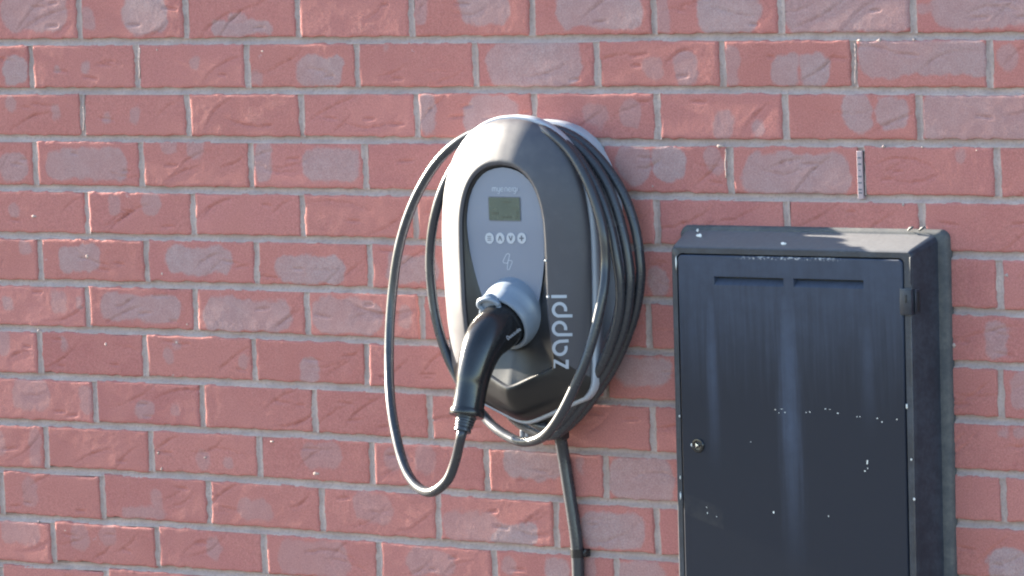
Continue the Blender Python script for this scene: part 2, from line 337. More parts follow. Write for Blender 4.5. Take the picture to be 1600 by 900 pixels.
SEEN = []
def brick_mesh(x0, x1, z0, z1, seed, step, patches):
    W_, H_ = x1-x0, z1-z0
    q = random.Random(seed)
    def axis(L):
        n = max(3, int(L/step)); return np.concatenate([[0, .9, 2.2], np.linspace(4.2, L-4.2, n), [L-2.2, L-.9, L]])
    ax, az = axis(W_), axis(H_); nx, nz = len(ax), len(az)
    U, V = np.meshgrid(ax, az); X = x0+U; Z = z0+V
    ex = np.minimum(U, W_-U); ez = np.minimum(V, H_-V); e = np.minimum(ex, ez)
    # ragged outline
    k = np.exp(-e/5.0)
    dX = vnoise(X/15, Z/11, seed)*1.0 + vnoise(X/5, Z/5, seed+1)*.5
    dZ = vnoise(X/13, Z/15, seed+2)*1.1 + vnoise(X/5, Z/5, seed+3)*.5
    Xo = X + dX*k; Zo = Z + dZ*k
    # relief: positive is towards the viewer
    h = vnoise(X/48, Z/30, seed+4)*.13 + vnoise(X/19, Z/14, seed+5)*.08 + vnoise(X/6.5, Z/5.0, seed+6)*.05
    nf = q.choice([1, 2, 2, 3])
    for f in range(nf):
        up = q.random() < .75
        cx, cz = q.uniform(.1, .9)*W_, q.uniform(.25, .75)*H_
        L = q.uniform(24, 70); ang = math.radians(q.uniform(12, 40) if up else q.uniform(-14, 8)); cur = q.choice([-1, 1])*q.uniform(.12, .55)
        ca, sa = math.cos(ang), math.sin(ang)
        a = (U-cx)*ca + (V-cz)*sa; b = -(U-cx)*sa + (V-cz)*ca
        b = b - cur*L*(1-(a/L)**2)*.5 + vnoise(a/9, b*0+seed, seed+9+f)*1.0
        fade = np.clip(1-np.abs(a)/L, 0, 1)**.6
        A = q.uniform(.7, 1.6)
        h += fade*A*np.where(b > 0, np.exp(-b/q.uniform(5, 9))*.15, -np.exp(b/q.uniform(4, 8))*1.1)
        h -= np.clip(1-np.abs(a)/L, 0, 1)**.8*A*q.uniform(1.2, 2.6)*np.exp(-(b/1.7)**2)*(.55+.6*vnoise(a/8, b*0, seed+29+f)).clip(0, 1.2)
    for f in range(q.choice([1, 1, 2, 3])):            # short drag cracks
        cx, cz = q.uniform(.08, .92)*W_, q.uniform(.15, .85)*H_; L = q.uniform(9, 20)
        b = (V-cz) - (U-cx)*q.uniform(-.12, .12)
        h -= np.clip(1-((U-cx)/L)**2, 0, 1)*3.0*np.exp(-(b/1.6)**2)
    h += np.where(e < .5, -3.2, np.where(e < 1.5, -1.1, np.where(e < 3, -.3, 0)))*(.75+.75*vnoise(X/16, Z/16, seed+7)+.35*vnoise(X/4, Z/4, seed+17)).clip(.12, 2)
    h += (U-W_/2)*math.tan(math.radians(q.gauss(0, .22))) + (V-H_/2)*math.tan(math.radians(q.gauss(0, .6))) + q.gauss(-.2, .3)
    Y = -h
    sd = np.full(U.shape, -60.0); am = np.full(U.shape, .8)
    for (px, pz, sx, sz) in patches:
        r_ = min(sx, sz)*.9
        qx = np.abs(X-px)-(sx-r_); qz = np.abs(Z-pz)-(sz-r_)
        d = np.hypot(np.maximum(qx, 0), np.maximum(qz, 0)) + np.minimum(np.maximum(qx, qz), 0) - r_
        s_ = .48 if pz < -590 and px < 900 else (.6 if sx*sz < 420 else .9)
        am = np.where(-d > sd, s_*q.uniform(.85, 1.1), am); sd = np.maximum(sd, -d)
    sd = sd + vnoise(X/27, Z/22, seed+8)*4.5 + vnoise(X/11, Z/10, seed+18)*2.6 + vnoise(X/4, Z/4, seed+19)*1.0
    n0 = nx*nz
    vx = np.stack([Xo.ravel(), Y.ravel(), Zo.ravel()], 1)
    I = np.arange(n0).reshape(nz, nx)
    loop = np.concatenate([I[0, :-1], I[:-1, -1], I[-1, :0:-1], I[:0:-1, 0]])
    back = vx[loop].copy(); back[:, 1] = 30.0
    vx = np.concatenate([vx, back])
    quads = np.stack([I[:-1, :-1].ravel(), I[:-1, 1:].ravel(), I[1:, 1:].ravel(), I[1:, :-1].ravel()], 1)
    m_ = len(loop); nb = n0+np.arange(m_)
    side = np.stack([loop, nb, np.roll(nb, -1), np.roll(loop, -1)], 1)
    F = np.concatenate([quads, side])
    sd = np.concatenate([sd.ravel(), np.full(m_, -60.0)]); am = np.concatenate([am.ravel(), np.full(m_, .8)])
    return vx, F, (sd, am)

def np_mesh(name, vx, F, sd=None):
    P = np.empty_like(vx); P[:, 0] = (vx[:, 0]-X0)/1000; P[:, 1] = vx[:, 1]/1000; P[:, 2] = (vx[:, 2]+GROUND)/1000
    me = bpy.data.meshes.new(name); me.vertices.add(len(P)); me.vertices.foreach_set('co', P.ravel())
    me.loops.add(F.size); me.loops.foreach_set('vertex_index', F.ravel().astype(np.int32))
    me.polygons.add(len(F)); me.polygons.foreach_set('loop_start', np.arange(0, F.size, 4, dtype=np.int32))
    me.update(calc_edges=True)
    me.polygons.foreach_set('use_smooth', np.ones(len(F), bool))
    if sd is not None:
        for nm_, dat in zip(('patch', 'bloom'), sd):
            at_ = me.attributes.new(nm_, 'FLOAT', 'POINT'); at_.data.foreach_set('value', dat.astype(np.float32))
    me.validate()
    return me

JW = 5.0                                             # half a joint
far_v, far_f, far_n = [], [], 0
R_TOP, R_BOT = -20, 17
wallX0, wallX1 = -3100.0, 4700.0
for r in range(R_TOP, R_BOT+1):
    js = list(joints(r))
    near_row = -3 <= r <= 14
    lo, hi = js[0], js[-1]
    while js[0] > wallX0: js.insert(0, js[0]-225)
    while js[-1] < wallX1: js.append(js[-1]+225)
    for i in range(len(js)-1):
        a, b = js[i]+JW+.9, js[i+1]-JW-.9
        xm = (a+b)/2
        if a < wallX0 or b > wallX1: continue
        zt = bed(r-1, xm)-JW; zb = bed(r, xm)+JW
        part = near_row and a >= lo-10 and b <= hi+10
        seed = (r+40)*97 + i*13 + 3
        if part:
            infr = -1 <= r <= 12 and -320 < xm < 2060
            pt = [q for q in PATCH if abs(q[0]-xm) < (b-a)/2+2 and abs(q[1]-(zt+zb)/2) < 40]
            qq = random.Random(seed+5)
            if not pt and not (0 <= r <= 11 and -60 < xm < 1850) and qq.random() < .6:
                pt = [(qq.uniform(a+20, b-20), qq.uniform(zb+15, zt-10), qq.uniform(15, 80), qq.uniform(12, 28))]
            vx, F, sd = brick_mesh(a, b, zb, zt, seed, 2.2 if infr else 7.0, pt)
            link('brick', np_mesh('brick', vx, F, sd), MAT['brick'], wall)
        else:
            vx, F, sd = brick_mesh(a, b, zb, zt, seed, 32.0, [])
            far_v.append(vx); far_f.append(F+far_n); far_n += len(vx)
o = link('far_brick', np_mesh('far_brick', np.concatenate(far_v), np.concatenate(far_f)), MAT['brick_far'], wall)
tag(o, 'plain red bricks of the wall away from the charger', kind='stuff')

# mortar: bucket-handle bed joints and perpends, one continuous part
mv, mf, mn = [], [], 0
prof = [(-1.25, 1.2), (-1.0, 1.5), (-.75, 2.9), (-.4, 5.0), (0, 6.4), (.4, 6.8), (.75, 6.0), (1.0, 4.4), (1.25, 3.4)]
prof_up = [(s_, 1.2+(d_-1.2)*.55) for s_, d_ in prof]
def strip(P0, along, across, n, seed, wfun):
    prof = prof_up if across[1] == 0 else globals()['prof']
    global mn
    vs = []
    for i in range(n+1):
        c = P0(i/n)
        for (s, d) in prof:
            vs.append((c[0]+across[0]*s*JW*1.2, d, c[1]+across[1]*s*JW))
    V = np.array(vs, float)
    V[:, 1] += vnoise(V[:, 0]/9, V[:, 2]/6, seed)*.55 + vnoise(V[:, 0]/40, V[:, 2]/30, seed+1)*.6 + vnoise(V[:, 0]/3.5, V[:, 2]/3.5, seed+2)*.25
    m_ = len(prof); F = []
    for i in range(n):
        for j in range(m_-1):
            a = i*m_+j; F.append((a, a+m_, a+m_+1, a+1) if across[1] > 0 else (a, a+1, a+m_+1, a+m_))
    mv.append(V); mf.append(np.array(F)+mn); mn += len(V)
for r in range(R_TOP-1, R_BOT+1):
    fine = -2 <= r <= 12
    a, b = (-500.0, 2200.0) if fine else (wallX0, wallX1)
    segs = [(wallX0, -500.0, 40), (-500.0, 2200.0, 700), (2200.0, wallX1, 40)] if fine else [(wallX0, wallX1, 80)]
    for (a, b, n) in segs:
        strip(lambda t: (a+(b-a)*t, bed(r, a+(b-a)*t)), (1, 0), (0, 1), n, 1000+r*7, None)
for r in range(R_TOP, R_BOT+1):
    js = list(joints(r))
    while js[0] > wallX0: js.insert(0, js[0]-225)
    while js[-1] < wallX1: js.append(js[-1]+225)
    for x in js:
        if not wallX0 <= x <= wallX1: continue
        zt, zb = bed(r-1, x)-JW+1.0, bed(r, x)+JW-1.0
        lean = random.Random(int(x)+r).uniform(-1, 1)
        strip(lambda t: (x+lean*(t-.5), zb+(zt-zb)*t), (0, 1), (-1, 0), 18 if (-2 <= r <= 12 and -400 < x < 2150) else 3, 3000+r*11+int(x), None)
me = np_mesh('mortar', np.concatenate(mv), np.concatenate(mf))
link('mortar', me, MAT['mortar'], wall)
bm = bmesh.new(); bm_box(bm, wallX0, wallX1, 8.0, 240.0, -GROUND-200, bed(R_TOP-1, 0)); from_bm('wall_core', bm, MAT['mortar'], wall)

# mortar snots and splashes; thin ridges added for sunlit brick edges
def blob(bm, c, rx, ry, rz, seed):
    q = random.Random(seed)
    res = bmesh.ops.create_icosphere(bm, subdivisions=2, radius=1.0)
    for v in res['verts']:
        n_ = 1+.25*math.sin(v.co.x*5+seed)+.2*math.sin(v.co.z*7+seed*2)
        v.co = W(c[0]+v.co.x*rx*n_, c[1]+v.co.y*ry, c[2]+v.co.z*rz*n_)
bm = bmesh.new()
for i, (x, y, rx, rz) in enumerate([(1343,63,5,3.5),(1374,63,7,3.5),(1428,62,2.5,3),(1124,228,9,4),(1380,229,3.2,3.5),(1441,230,2,2),(410,80,3.5,3),(1411,320,3.5,3.5),(245,78,2,3),(52,338,7,4),(136,400,4,6),(253,428,2,4),(425,690,5,3),(247,708,2.5,4),(252,733,3,4.5),(60,516,4,2.5),(292,507,2,2.5),(165,538,3,4),(276,535,4,5),(1573,430,5,4),(1490,540,6,5),(320,715,4,3),(493,740,9,4),(60,815,2,3),(102,829,3,2),(1526,235,2,2)]):
    p = at(x, y, 0); blob(bm, (p[0], .8, p[2]), rx*.7, 1.9, rz*.62, i)
for i, (x, y0, y1) in enumerate([(1134,232,278),(218,75,122),(131,148,205),(1020,290,292),(1337,68,132)]):  # ridges added to draw the sunlit left edges of bricks
    ps = [at(x+.6*math.sin(t*9+i), y0+(y1-y0)*t, .6) for t in np.linspace(0, 1, 15)]
    tv, tf = tube(ps, [.5+.9*abs(math.sin(t*1.7+i)) for t in range(15)], 8); bv_ = [bm.verts.new(W(*v)) for v in tv]
    for f in tf: bm.faces.new([bv_[q] for q in f])
tag(from_bm('mortar_splash_lit_edge', bm, MAT['mortar'], wall, True), kind='stuff')

# weep vent in one of the perpends
pv0, pv1 = at(1343, 236, 0), at(1346, 311, 0)
bm = bmesh.new(); bm_box(bm, pv0[0]-4.6, pv0[0]+4.4, -1.2, 20, pv1[2], pv0[2], .6)
wv = from_bm('weep_vent', bm, MAT['vent'], wall, False); tag(wv, 'pale plastic weep vent with dark slits set in an upright joint')
bm = bmesh.new()
for t in (.14, .27, .40, .53, .66, .80, .87):
    z = pv0[2]+(pv1[2]-pv0[2])*t; w = 1.0 if t == .40 else 2.9
    bm_box(bm, pv0[0]-w+.2, pv0[0]+w, -1.6, 4, z-1.1, z+1.1)
from_bm('slit', bm, MAT['symbol'], wv)
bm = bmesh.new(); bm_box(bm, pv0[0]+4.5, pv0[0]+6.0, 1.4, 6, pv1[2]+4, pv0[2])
from_bm('vent_shade_strip', bm, MAT['black'], wv)  # black strip stands in for the shade beside the vent

# ------------------------------------------------------------------ EV charger
CX = 1024.0
OA = [(0,-149),(30,-152),(60,-163),(88,-184),(110,-214),(124,-252),(131,-300),(132,-350),(130,-410),(127,-470),(123.5,-522),(119,-538),(109,-549)]
OB = [(109,-549),(60,-568.5),(28,-581),(12,-586.5),(0,-588)]
IA = [(0,-213),(25,-217),(48,-231),(64,-254),(73,-285),(75.5,-320),(75.5,-380),(75.5,-440),(75.5,-490),(74.5,-506)]
IB = [(74.5,-506),(40,-520),(12,-532),(0,-535.5)]
PA = [(0,-217.5),(24.5,-221.5),(46,-234.5),(61.5,-257),(69.5,-287),(70.5,-318),(67.5,-350),(58,-390),(46,-425),(37,-446)]
PB = [(37,-446),(24,-458),(10,-465),(0,-467)]
NA, NB = 56, 16

def resample(pts, n, smooth=True):
    P = np.array(catmull(pts, 12) if smooth else pts, float)
    d = np.r_[0, np.cumsum(np.linalg.norm(np.diff(P, axis=0), axis=1))]
    t = np.linspace(0, d[-1], n+1)
    return np.stack([np.interp(t, d, P[:, 0]), np.interp(t, d, P[:, 1])], 1)

def ringline(A, B):
    a, b = resample(A, NA), resample(B, NB)
    half = np.concatenate([a, b[1:]])
    left = half[-2:0:-1].copy(); left[:, 0] *= -1
    return np.concatenate([half, left])

def ring_w():
    w = np.zeros(NA+NB+1); w[NA:] = 1
    for i in range(NA-18, NA+4): u_ = (i-(NA-18))/21.0; w[i] = u_*u_*(3-2*u_)
    t = np.zeros(NA+NB+1); t[NA:] = np.linspace(0, 1, NB+1)
    return np.concatenate([w, w[-2:0:-1]]), np.concatenate([t, t[-2:0:-1]])
RO, RI, RP = ringline(OA, OB), ringline(IA, IB), ringline(PA, PB)
RO[:, 0] = RO[:, 0]*1.03 - 2.5
WB, TB = ring_w(); NR = len(RO)

def grow(R, d):
    c = np.array([0, -350.0]); T = np.roll(R, -1, 0)-np.roll(R, 1, 0); n = np.stack([-T[:, 1], T[:, 0]], 1)
    n /= np.linalg.norm(n, axis=1)[:, None]; s = np.sign(((R-c)*n).sum(1)); return R+n*s[:, None]*d

def loft(rings):
    "rings: list of (xz array, y array or number)"
    vs, fs = [], []
    for R, y in rings:
        y = np.full(len(R), y) if np.isscalar(y) else y
        vs += [(CX+R[i][0], y[i], R[i][1]) for i in range(len(R))]
    for k in range(len(rings)-1):
        for i in range(NR):
            j = (i+1) % NR; fs.append((k*NR+i, k*NR+j, (k+1)*NR+j, (k+1)*NR+i))
    return vs, fs

charger = empty('ev_charger', W(CX, 0, -588), 'dark grey wall-mounted EV charger with display, buttons and grey socket', 'charger')

# front shell
def shell_y(s):
    pA = .46*(1-(1-s)**2.2)**(1/2.2) + .54*s; pB = (1-(1-s)**1.6)**(1/1.25)
    yA = 66+37*pA
    tip = 90+13*TB
    yB = 66+(tip-66)*pB
    y = yA*(1-WB)+yB*WB
    if s > .93: y = y - (s-.93)/.07*2.0*(1-WB)
    if s > .86: y = y - ((s-.86)/.14)**2*1.5*(1-WB) - ((s-.86)/.14)**3*1.0*WB
    return -y
rings = [(grow(RO, -1.5), -63.5)]
for s in (0, .008, .03, .07, .12, .18, .25, .33, .42, .52, .62, .72, .8, .86, .9, .94, .97, .99, 1.0):
    rings.append((RO*(1-s)+RI*s, shell_y(s)))
vs, fs = loft(rings)
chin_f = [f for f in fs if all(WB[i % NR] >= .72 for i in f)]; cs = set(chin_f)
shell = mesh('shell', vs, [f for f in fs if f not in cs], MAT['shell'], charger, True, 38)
tag(mesh('chin', vs, chin_f, MAT['chin'], charger, True, 30), 'black faceted chin below the plug, its shade painted in')
tag(shell, 'dark charcoal front shell with rounded rim and pointed chin')
SHELL_Y1 = shell_y(1.0)
bvh = BVHTree.FromPolygons([W(*v) for v in vs], fs)

def fy(z): return -93.5 + max(0.0, min(1.0, (-300.0-z)/167.0))*11.0     # fascia plane leans back towards the socket
# recess walls and floor between the rim and the fascia
yp = np.array([fy(z) for z in RP[:, 1]])
mid = RI*.35+RP*.65
ym = SHELL_Y1*.35+yp*.65
vs, fs = loft([(RI, SHELL_Y1-.02), (RI*.985+RP*.015, SHELL_Y1+.7), (RI*.955+RP*.045, SHELL_Y1+3.2), (mid, ym+1.5), (grow(RP, .8), yp+1.5), (grow(RP, -3), yp+6)])
mesh('recess', vs, fs, MAT['recess'], charger, True, 35)
# fascia
vs = [(CX+q[0], fy(q[1]), q[1]) for q in RP]
rows_, nrow = [], 26
vs, fs = [], []
for k in range(nrow+1):
    t = k/nrow
    i = int(round(t*(NA+NB)))
    z = RP[i][1]; hw = RP[i][0]
    for j in range(9):
        u = -hw + 2*hw*j/8; vs.append((CX+u, fy(z)-.4, z))
for k in range(nrow):
    for j in range(8):
        a = k*9+j; fs.append((a, a+9, a+10, a+1))
fascia = mesh('fascia', vs, fs, MAT['fascia'], charger, True)
tag(fascia, 'blue-grey teardrop fascia panel')

# pale rear housing: rim, drum and wall flange
core = RO.copy(); core[:, 0] *= .88; core[:, 1] = -350+(core[:, 1]+350)*.90
vs, fs = loft([(grow(RO, -3), -63.6), (grow(RO, 2.6), -63.8), (grow(RO, 4.6), -62.0), (grow(RO, 5.0), -60), (grow(RO, 5.0), -51), (grow(RO, 4), -49.6), (core, -48.5), (core, -16)])
mesh('rear_housing', vs, fs, MAT['housing'], charger, True, 40)
FL = []
for k in range(NR):
    a = math.pi/2 - 2*math.pi*k/NR
    c_, s_ = math.cos(a), math.sin(a); e_ = 2/2.6
    u = 143*abs(c_)**e_*(1 if c_ > 0 else -1); z = -325 + (171 if s_ > 0 else 200)*abs(s_)**e_*(1 if s_ > 0 else -1)
    FL.append((u, z))
FL = np.array(FL)
vs, fs = loft([(FL*0+np.array([0,-330.]), -17), (grow(FL, -2), -17.0), (grow(FL, -.5), -16.4), (FL, -15), (FL, -5), (FL, 3)])
mesh('wall_flange', vs, fs, MAT['housing'], charger, True, 40)
# underside: dark drum base, cable gland with pale ribs
bm = bmesh.new(); bm_box(bm, CX-46, CX+44, -50, -12, -592, -545, 4); bm_box(bm, CX-4, CX+42, -34, -14, -618, -594, 3); from_bm('bottom_cover', bm, MAT['recess'], charger, True, 40)
for i in range(4):
    p = at(818+8*i, 679+2*i*.6, -34)
    bm = bmesh.new(); bm_box(bm, p[0]-2.2, p[0]+2.2, -40, -30, p[2]-5, p[2]+7, .8); from_bm('gland_rib', bm, MAT['housing'], charger)

# display, buttons, print
def fbox(name, x0, y0, x1, y1, d0, d1, mat, parent, bev, seg=3):
    "a block on the fascia covering photo pixels x0..x1, y0..y1; d0 below and d1 above the panel"
    a, b = at(x0, y0, -93.0), at(x1, y1, -93.0); zc = (a[2]+b[2])/2
    hx, hz = (b[0]-a[0])/2, (a[2]-b[2])/2; xc = (a[0]+b[0])/2
    bm = bmesh.new(); bv = []
    pts = []
    for (sx, sz, a0) in ((1,1,0),(-1,1,90),(-1,-1,180),(1,-1,270)):
        for k in range(seg+1):
            t = math.radians(a0+90*k/seg); pts.append((xc+sx*(hx-bev)+bev*math.cos(t), zc+sz*(hz-bev)+bev*math.sin(t)))
    f = [bm.verts.new(W(x, fy(z)-.4-d1, z)) for x, z in pts]; g_ = [bm.verts.new(W(x, fy(z)-.4+d0, z)) for x, z in pts]
    bm.faces.new(f)
    for k in range(len(pts)): bm.faces.new((f[k], f[(k+1) % len(pts)], g_[(k+1) % len(pts)], g_[k]))
    return from_bm(name, bm, mat, parent)
disp = fbox('display_frame', 763.2, 306.8, 815.3, 346.0, 1, .5, MAT['symbol'], charger, 2.5)
lcd = fbox('display', 764.6, 308.2, 814.0, 344.6, 1, .9, MAT['lcd'], charger, 2.0); tag(lcd, 'green-grey liquid crystal display')
for (x0, y0, x1, y1) in ((769,331,780,335),(784,338,795,340.5),(795,337,800,340.5),(808,330,811,334),(809,335.5,811.5,338),(807,339,810,341),(800,325,812,326),(787,315,800,316.5)):
    fbox('segment', x0, y0, x1, y1, .2, 1.15, MAT['lcd_dark'], lcd, .2, 1)

def ribbon(pts, w, surf, closed=False, n=6, caps=True):
    "flat stroke of width w along 2-D pts; surf maps (u,v) -> mm point"
    P = np.array(catmull(pts, n) if n > 1 else pts, float)
    if n == 1:
        Q = [P[0]]
        for a_, b_ in zip(P[:-1], P[1:]):
            k_ = max(1, int(np.linalg.norm(b_-a_)/1.6)); Q += [a_+(b_-a_)*i/k_ for i in range(1, k_+1)]
        P = np.array(Q)
    if closed: P = np.vstack([P, P[0]])
    T = np.gradient(P, axis=0); T /= np.linalg.norm(T, axis=1)[:, None]; N = np.stack([-T[:, 1], T[:, 0]], 1)
    if closed:
        t0 = P[1]-P[-2]; t0 /= np.linalg.norm(t0); N[0] = N[-1] = (-t0[1], t0[0])
    vs, fs = [], []
    for i in range(len(P)):
        for s in (-.5, 0, .5):
            q = P[i]+N[i]*w*s; vs.append(surf(q[0], q[1]))
    for i in range(len(P)-1):
        for j in (0, 1): fs.append((i*3+j, i*3+j+1, i*3+j+4, i*3+j+3))
    return vs, fs

def strokes(name, lst, surf, mat, parent):
    V, F = [], []
    for (pts, w, n) in lst:
        v, f = ribbon(pts, w, surf, n=n); v = [(q[0], q[1]-.05*len(F)**.5*.2-.06*lst.index((pts, w, n)), q[2]) for q in v]; F += [tuple(i+len(V) for i in q) for q in f]; V += v
    return mesh(name, V, F, mat, parent)

def on_fascia(lift):
    def s(px, py):
        p = at(px, py, -93.0); return (p[0], fy(p[2])-.4-lift, p[2])
    return s
def circ(cx, cy, rx, ry, a0=0, a1=360, n=14):
    return [(cx+rx*math.cos(math.radians(a0+(a1-a0)*k/n)), cy-ry*math.sin(math.radians(a0+(a1-a0)*k/n))) for k in range(n+1)]
SYM = [[([(-3,-3),(3,-3)],1.3,1),([(-3,0),(3,0)],1.3,1),([(-3,3),(3,3)],1.3,1)],
       [([(-2.6,4),(0,-4),(2.6,4)],1.6,1)], [([(-2.6,-4),(0,4),(2.6,-4)],1.6,1)],
       [([(-3.6,0),(3.6,0)],2.2,1),([(0,-4.4),(0,4.4)],2.0,1)]]
for bx, sy in zip((764.9, 781.6, 798.4, 815.3), SYM):
    ring_ = circ(0, 0, 6.7, 8.6, n=28)[:-1]
    s = on_fascia(.8); s2 = on_fascia(-.5)
    f = [s(bx+q[0], 372.2+q[1]) for q in ring_]; g_ = [s2(bx+q[0]*1.03, 372.2+q[1]*1.03) for q in ring_]; nn = len(f)
    b = mesh('button', f+g_, [tuple(range(nn))]+[(k, k+nn, (k+1) % nn+nn, (k+1) % nn) for k in range(nn)], MAT['print'], charger)
    strokes('button_symbol', [([(bx+x, 372.2+y) for x, y in p], w, n) for p, w, n in sy], on_fascia(1.1), MAT['symbol'], b)
# lightning emblem: two interlocking slanted outlines
def slot(cx, cy, hx, hy, sk):
    return [(cx+x*hx+sk*(-y), cy+y*hy) for x, y in ((-.1,-1),(.75,-.85),(.95,-.3),(1,.6),(.5,1),(-.6,.95),(-1,.5),(-.9,-.4),(-.1,-1))]
strokes('emblem', [([(740+x/6.0, 280+y/6.0) for x, y in l], 1.0, 1) for l in ([(318,697),(331,706),(322,745),(306,790),(272,786),(265,772),(300,705),(318,697)], [(316,762),(350,765),(353,780),(322,848),(309,852),(303,842),(316,762)])], on_fascia(.3), MAT['print_dim'], charger)
# small maker's name, monoline
x = 769.5; L = []; b0 = 299.0
def add(l): 
    for p, w, n in l: L.append((p, w, n))
add([([(770,299),(770,294),(771.6,292.8),(773,294),(773,299)],.95,4),([(773,299),(773,294),(774.6,292.8),(776,294),(776,299)],.95,4)])
add([([(778,293),(778,297),(779.6,298.8),(781.4,297.5)],.95,4),([(781.6,293),(781.6,300),(780.4,302.2),(778.4,302)],.95,4)])
add([(circ(785.4,296,2.2,3,-40,-330)[::-1],.95,3),([(783.2,296),(787.5,296)],.9,1)])
add([([(790,299),(790,294),(791.8,292.8),(793.4,294.2),(793.4,299)],.95,4)])
add([(circ(797.4,296,2.1,3,-40,-330)[::-1],.95,3),([(795.3,296),(799.4,296)],.9,1)])
add([([(801.2,299),(801.2,294.2),(802.8,292.9)],.95,4)])
add([(circ(805.4,296,2.0,3,0,360),.95,3),([(807.4,293),(807.4,300.2),(806,302.4),(804,302)],.95,4)])
add([([(809.8,293),(809.8,299)],.95,1)])
strokes('maker_name', L, on_fascia(.3), MAT['print_dim'], charger)

# big lettering running up the right flank, wrapped onto the shell
def on_shell(px, py):
    p = at(px, py, -96.0)
    o_ = W(*CAM); t_ = W(*p); d = (t_-o_).normalized()
    h_ = bvh.ray_cast(o_, d, 50)
    if h_[0] is None: h_ = bvh.find_nearest(t_)
    q = h_[0] + h_[1]*0.0006*(-1 if h_[1].dot(d) > 0 else 1)
    return (q.x*1000+X0, q.y*1000, q.z*1000-GROUND)
wS = 4.8
Z_ = [([(865.6,575.0),(865.6,561.6)],wS,1),([(866.6,563.6),(886.0,573.6)],wS*.9,1),([(886.6,576),(886.6,562.0)],wS,1)]
A_ = [(circ(875.1,543.8,9.6,10.0,20,-262,20),wS,2),([(873,533.4),(888.6,532.4)],wS,1)]
def pee(y):
    return [(circ(874.4,y,9.6,9.8,-14,262,20),wS,2),([(871,y+9.6),(894.6,y+9.4)],wS,1)]
I_ = [([(861.6,463.3),(885.6,463.1)],wS,1),(circ(856.6,463.3,1.0,1.0),2.0,2)]
def shellpt(a, b): return on_shell(a, b)
for nm, l in (('letter', Z_), ('letter', A_), ('letter', pee(513.3)), ('letter', pee(484.0)), ('letter', I_)):
    strokes(nm, [([tuple(q) for q in p], w, n) for p, w, n in l], shellpt, MAT['print'], charger)
q = on_shell(852.8, 407.2)
bm = bmesh.new(); bmesh.ops.create_uvsphere(bm, u_segments=10, v_segments=6, radius=.0016, matrix=Matrix.Translation(W(*q))); from_bm('indicator_dot', bm, MAT['white'], charger, True)

# socket
tilt = math.radians(24)
ax = np.array([0, -math.cos(tilt), -math.sin(tilt)]); uu = np.array([1.0, 0, 0]); vv = np.cross(uu, ax)
S0 = np.array([CX+2, -84.0, -431.0])
def lathe(c, ax, prof, n=36, uu=uu, sx=1.0):
    vv = np.cross(uu, ax); vs, fs = [], []
    for (t, r) in prof:
        for k in range(n):
            a = 2*math.pi*k/n; vs.append(c+ax*t+r*(uu*math.cos(a)*sx+vv*math.sin(a)))
    for i in range(len(prof)-1):
        for k in range(n):
            a, b = i*n+k, i*n+(k+1) % n; fs.append((a, b, b+n, a+n))
    return vs, fs
vs, fs = lathe(S0, ax, [(-20,52),(0,51.5),(3,51),(7,48.5),(10,46.5),(18,44.8),(25,43.5),(28,42),(29,39.5),(28,37),(24,35.8),(4,35)], 48)
sk = mesh('socket', vs, fs, MAT['socket'], charger, True, 35); tag(sk, 'grey tapered socket collar')
# latch hood over the plug, a pale loop
hc = S0+ax*34-vv*34+np.array([-9, 0, 0])
if (hc-S0)[2] < 0: hc = S0+ax*34+vv*34+np.array([-9, 0, 0])
path = [hc+uu*18*math.cos(t)+vv*10.5*math.sin(t) for t in np.linspace(0.0, 2*math.pi, 29)]
vs, fs = tube(path, 4.0, 10); mesh('latch_loop', vs, fs, MAT['socket'], charger, True)
vs, fs = lathe(hc-ax*8, ax, [(0,16),(6,15.5),(8,12),(8,0.1)], 24); mesh('latch_pad', vs, fs, MAT['socket'], charger, True, 40)

# ------------------------------------------------------------------ charging cable with its plug
cable = empty('charging_cable', W(CX, -190, -640), 'black charging cable coiled round the charger with plug in its socket', 'cable')
B0 = S0+ax*14
knots = [B0, S0+ax*34, S0+ax*58, S0+ax*77+np.array([0,0,-4.]), S0+ax*90+np.array([0,-3,-18.]), S0+ax*97+np.array([0,-8,-38.])]
e0 = knots[-1]
hd = np.array([-.02, -.30, -.95]); hd /= np.linalg.norm(hd)
knots += [e0+hd*14, e0+hd*32, e0+hd*48, e0+hd*56]
path = np.array(catmull(knots, 8))
rk = [(0,34.5),(1,34.5),(2,33.5),(3,31),(4,28),(5,25.5),(6,24.2),(7,23.6),(8,23.8),(9,24.4)]
rad = [float(np.interp(i/8.0, [a for a, b in rk], [b for a, b in rk])) for i in range(len(path))]
for _ in range(7):
    path[1:-1] = path[1:-1]*.5+(path[:-2]+path[2:])*.25; rad[1:-1] = [rad[i]*.5+(rad[i-1]+rad[i+1])*.25 for i in range(1, len(rad)-1)]
end = path[-1]
vs, fs = tube(path, rad, 28, squash=[float(np.interp(i/8.0, [0,4,6,9], [1,.97,.93,.93])) for i in range(len(path))])
plug = mesh('plug', vs, fs, MAT['plug'], cable, True, 50); tag(plug, 'glossy black angled plug handle')
vs, fs = lathe(end-hd*6, hd, [(0,24.0),(3,25.2),(9,25.6),(11,24.5),(11.2,14)], 32); mesh('handle_rim', vs, fs, MAT['plug'], plug, True, 35)
pr = [(8,16)]
for k in range(4): pr += [(9+k*4,14.6-k*.5),(11.4+k*4,14.4-k*.5),(11.7+k*4,12.6-k*.5),(12.7+k*4,12.6-k*.5)]
pr += [(26,12.2),(30,12.2),(30.5,7)]
sd_ = np.array([-.02,-.42,-.90]); sd_ /= np.linalg.norm(sd_)
vs, fs = lathe(end-sd_*2, sd_, pr, 28); mesh('strain_relief', vs, fs, MAT['rubber'], plug, True, 30)
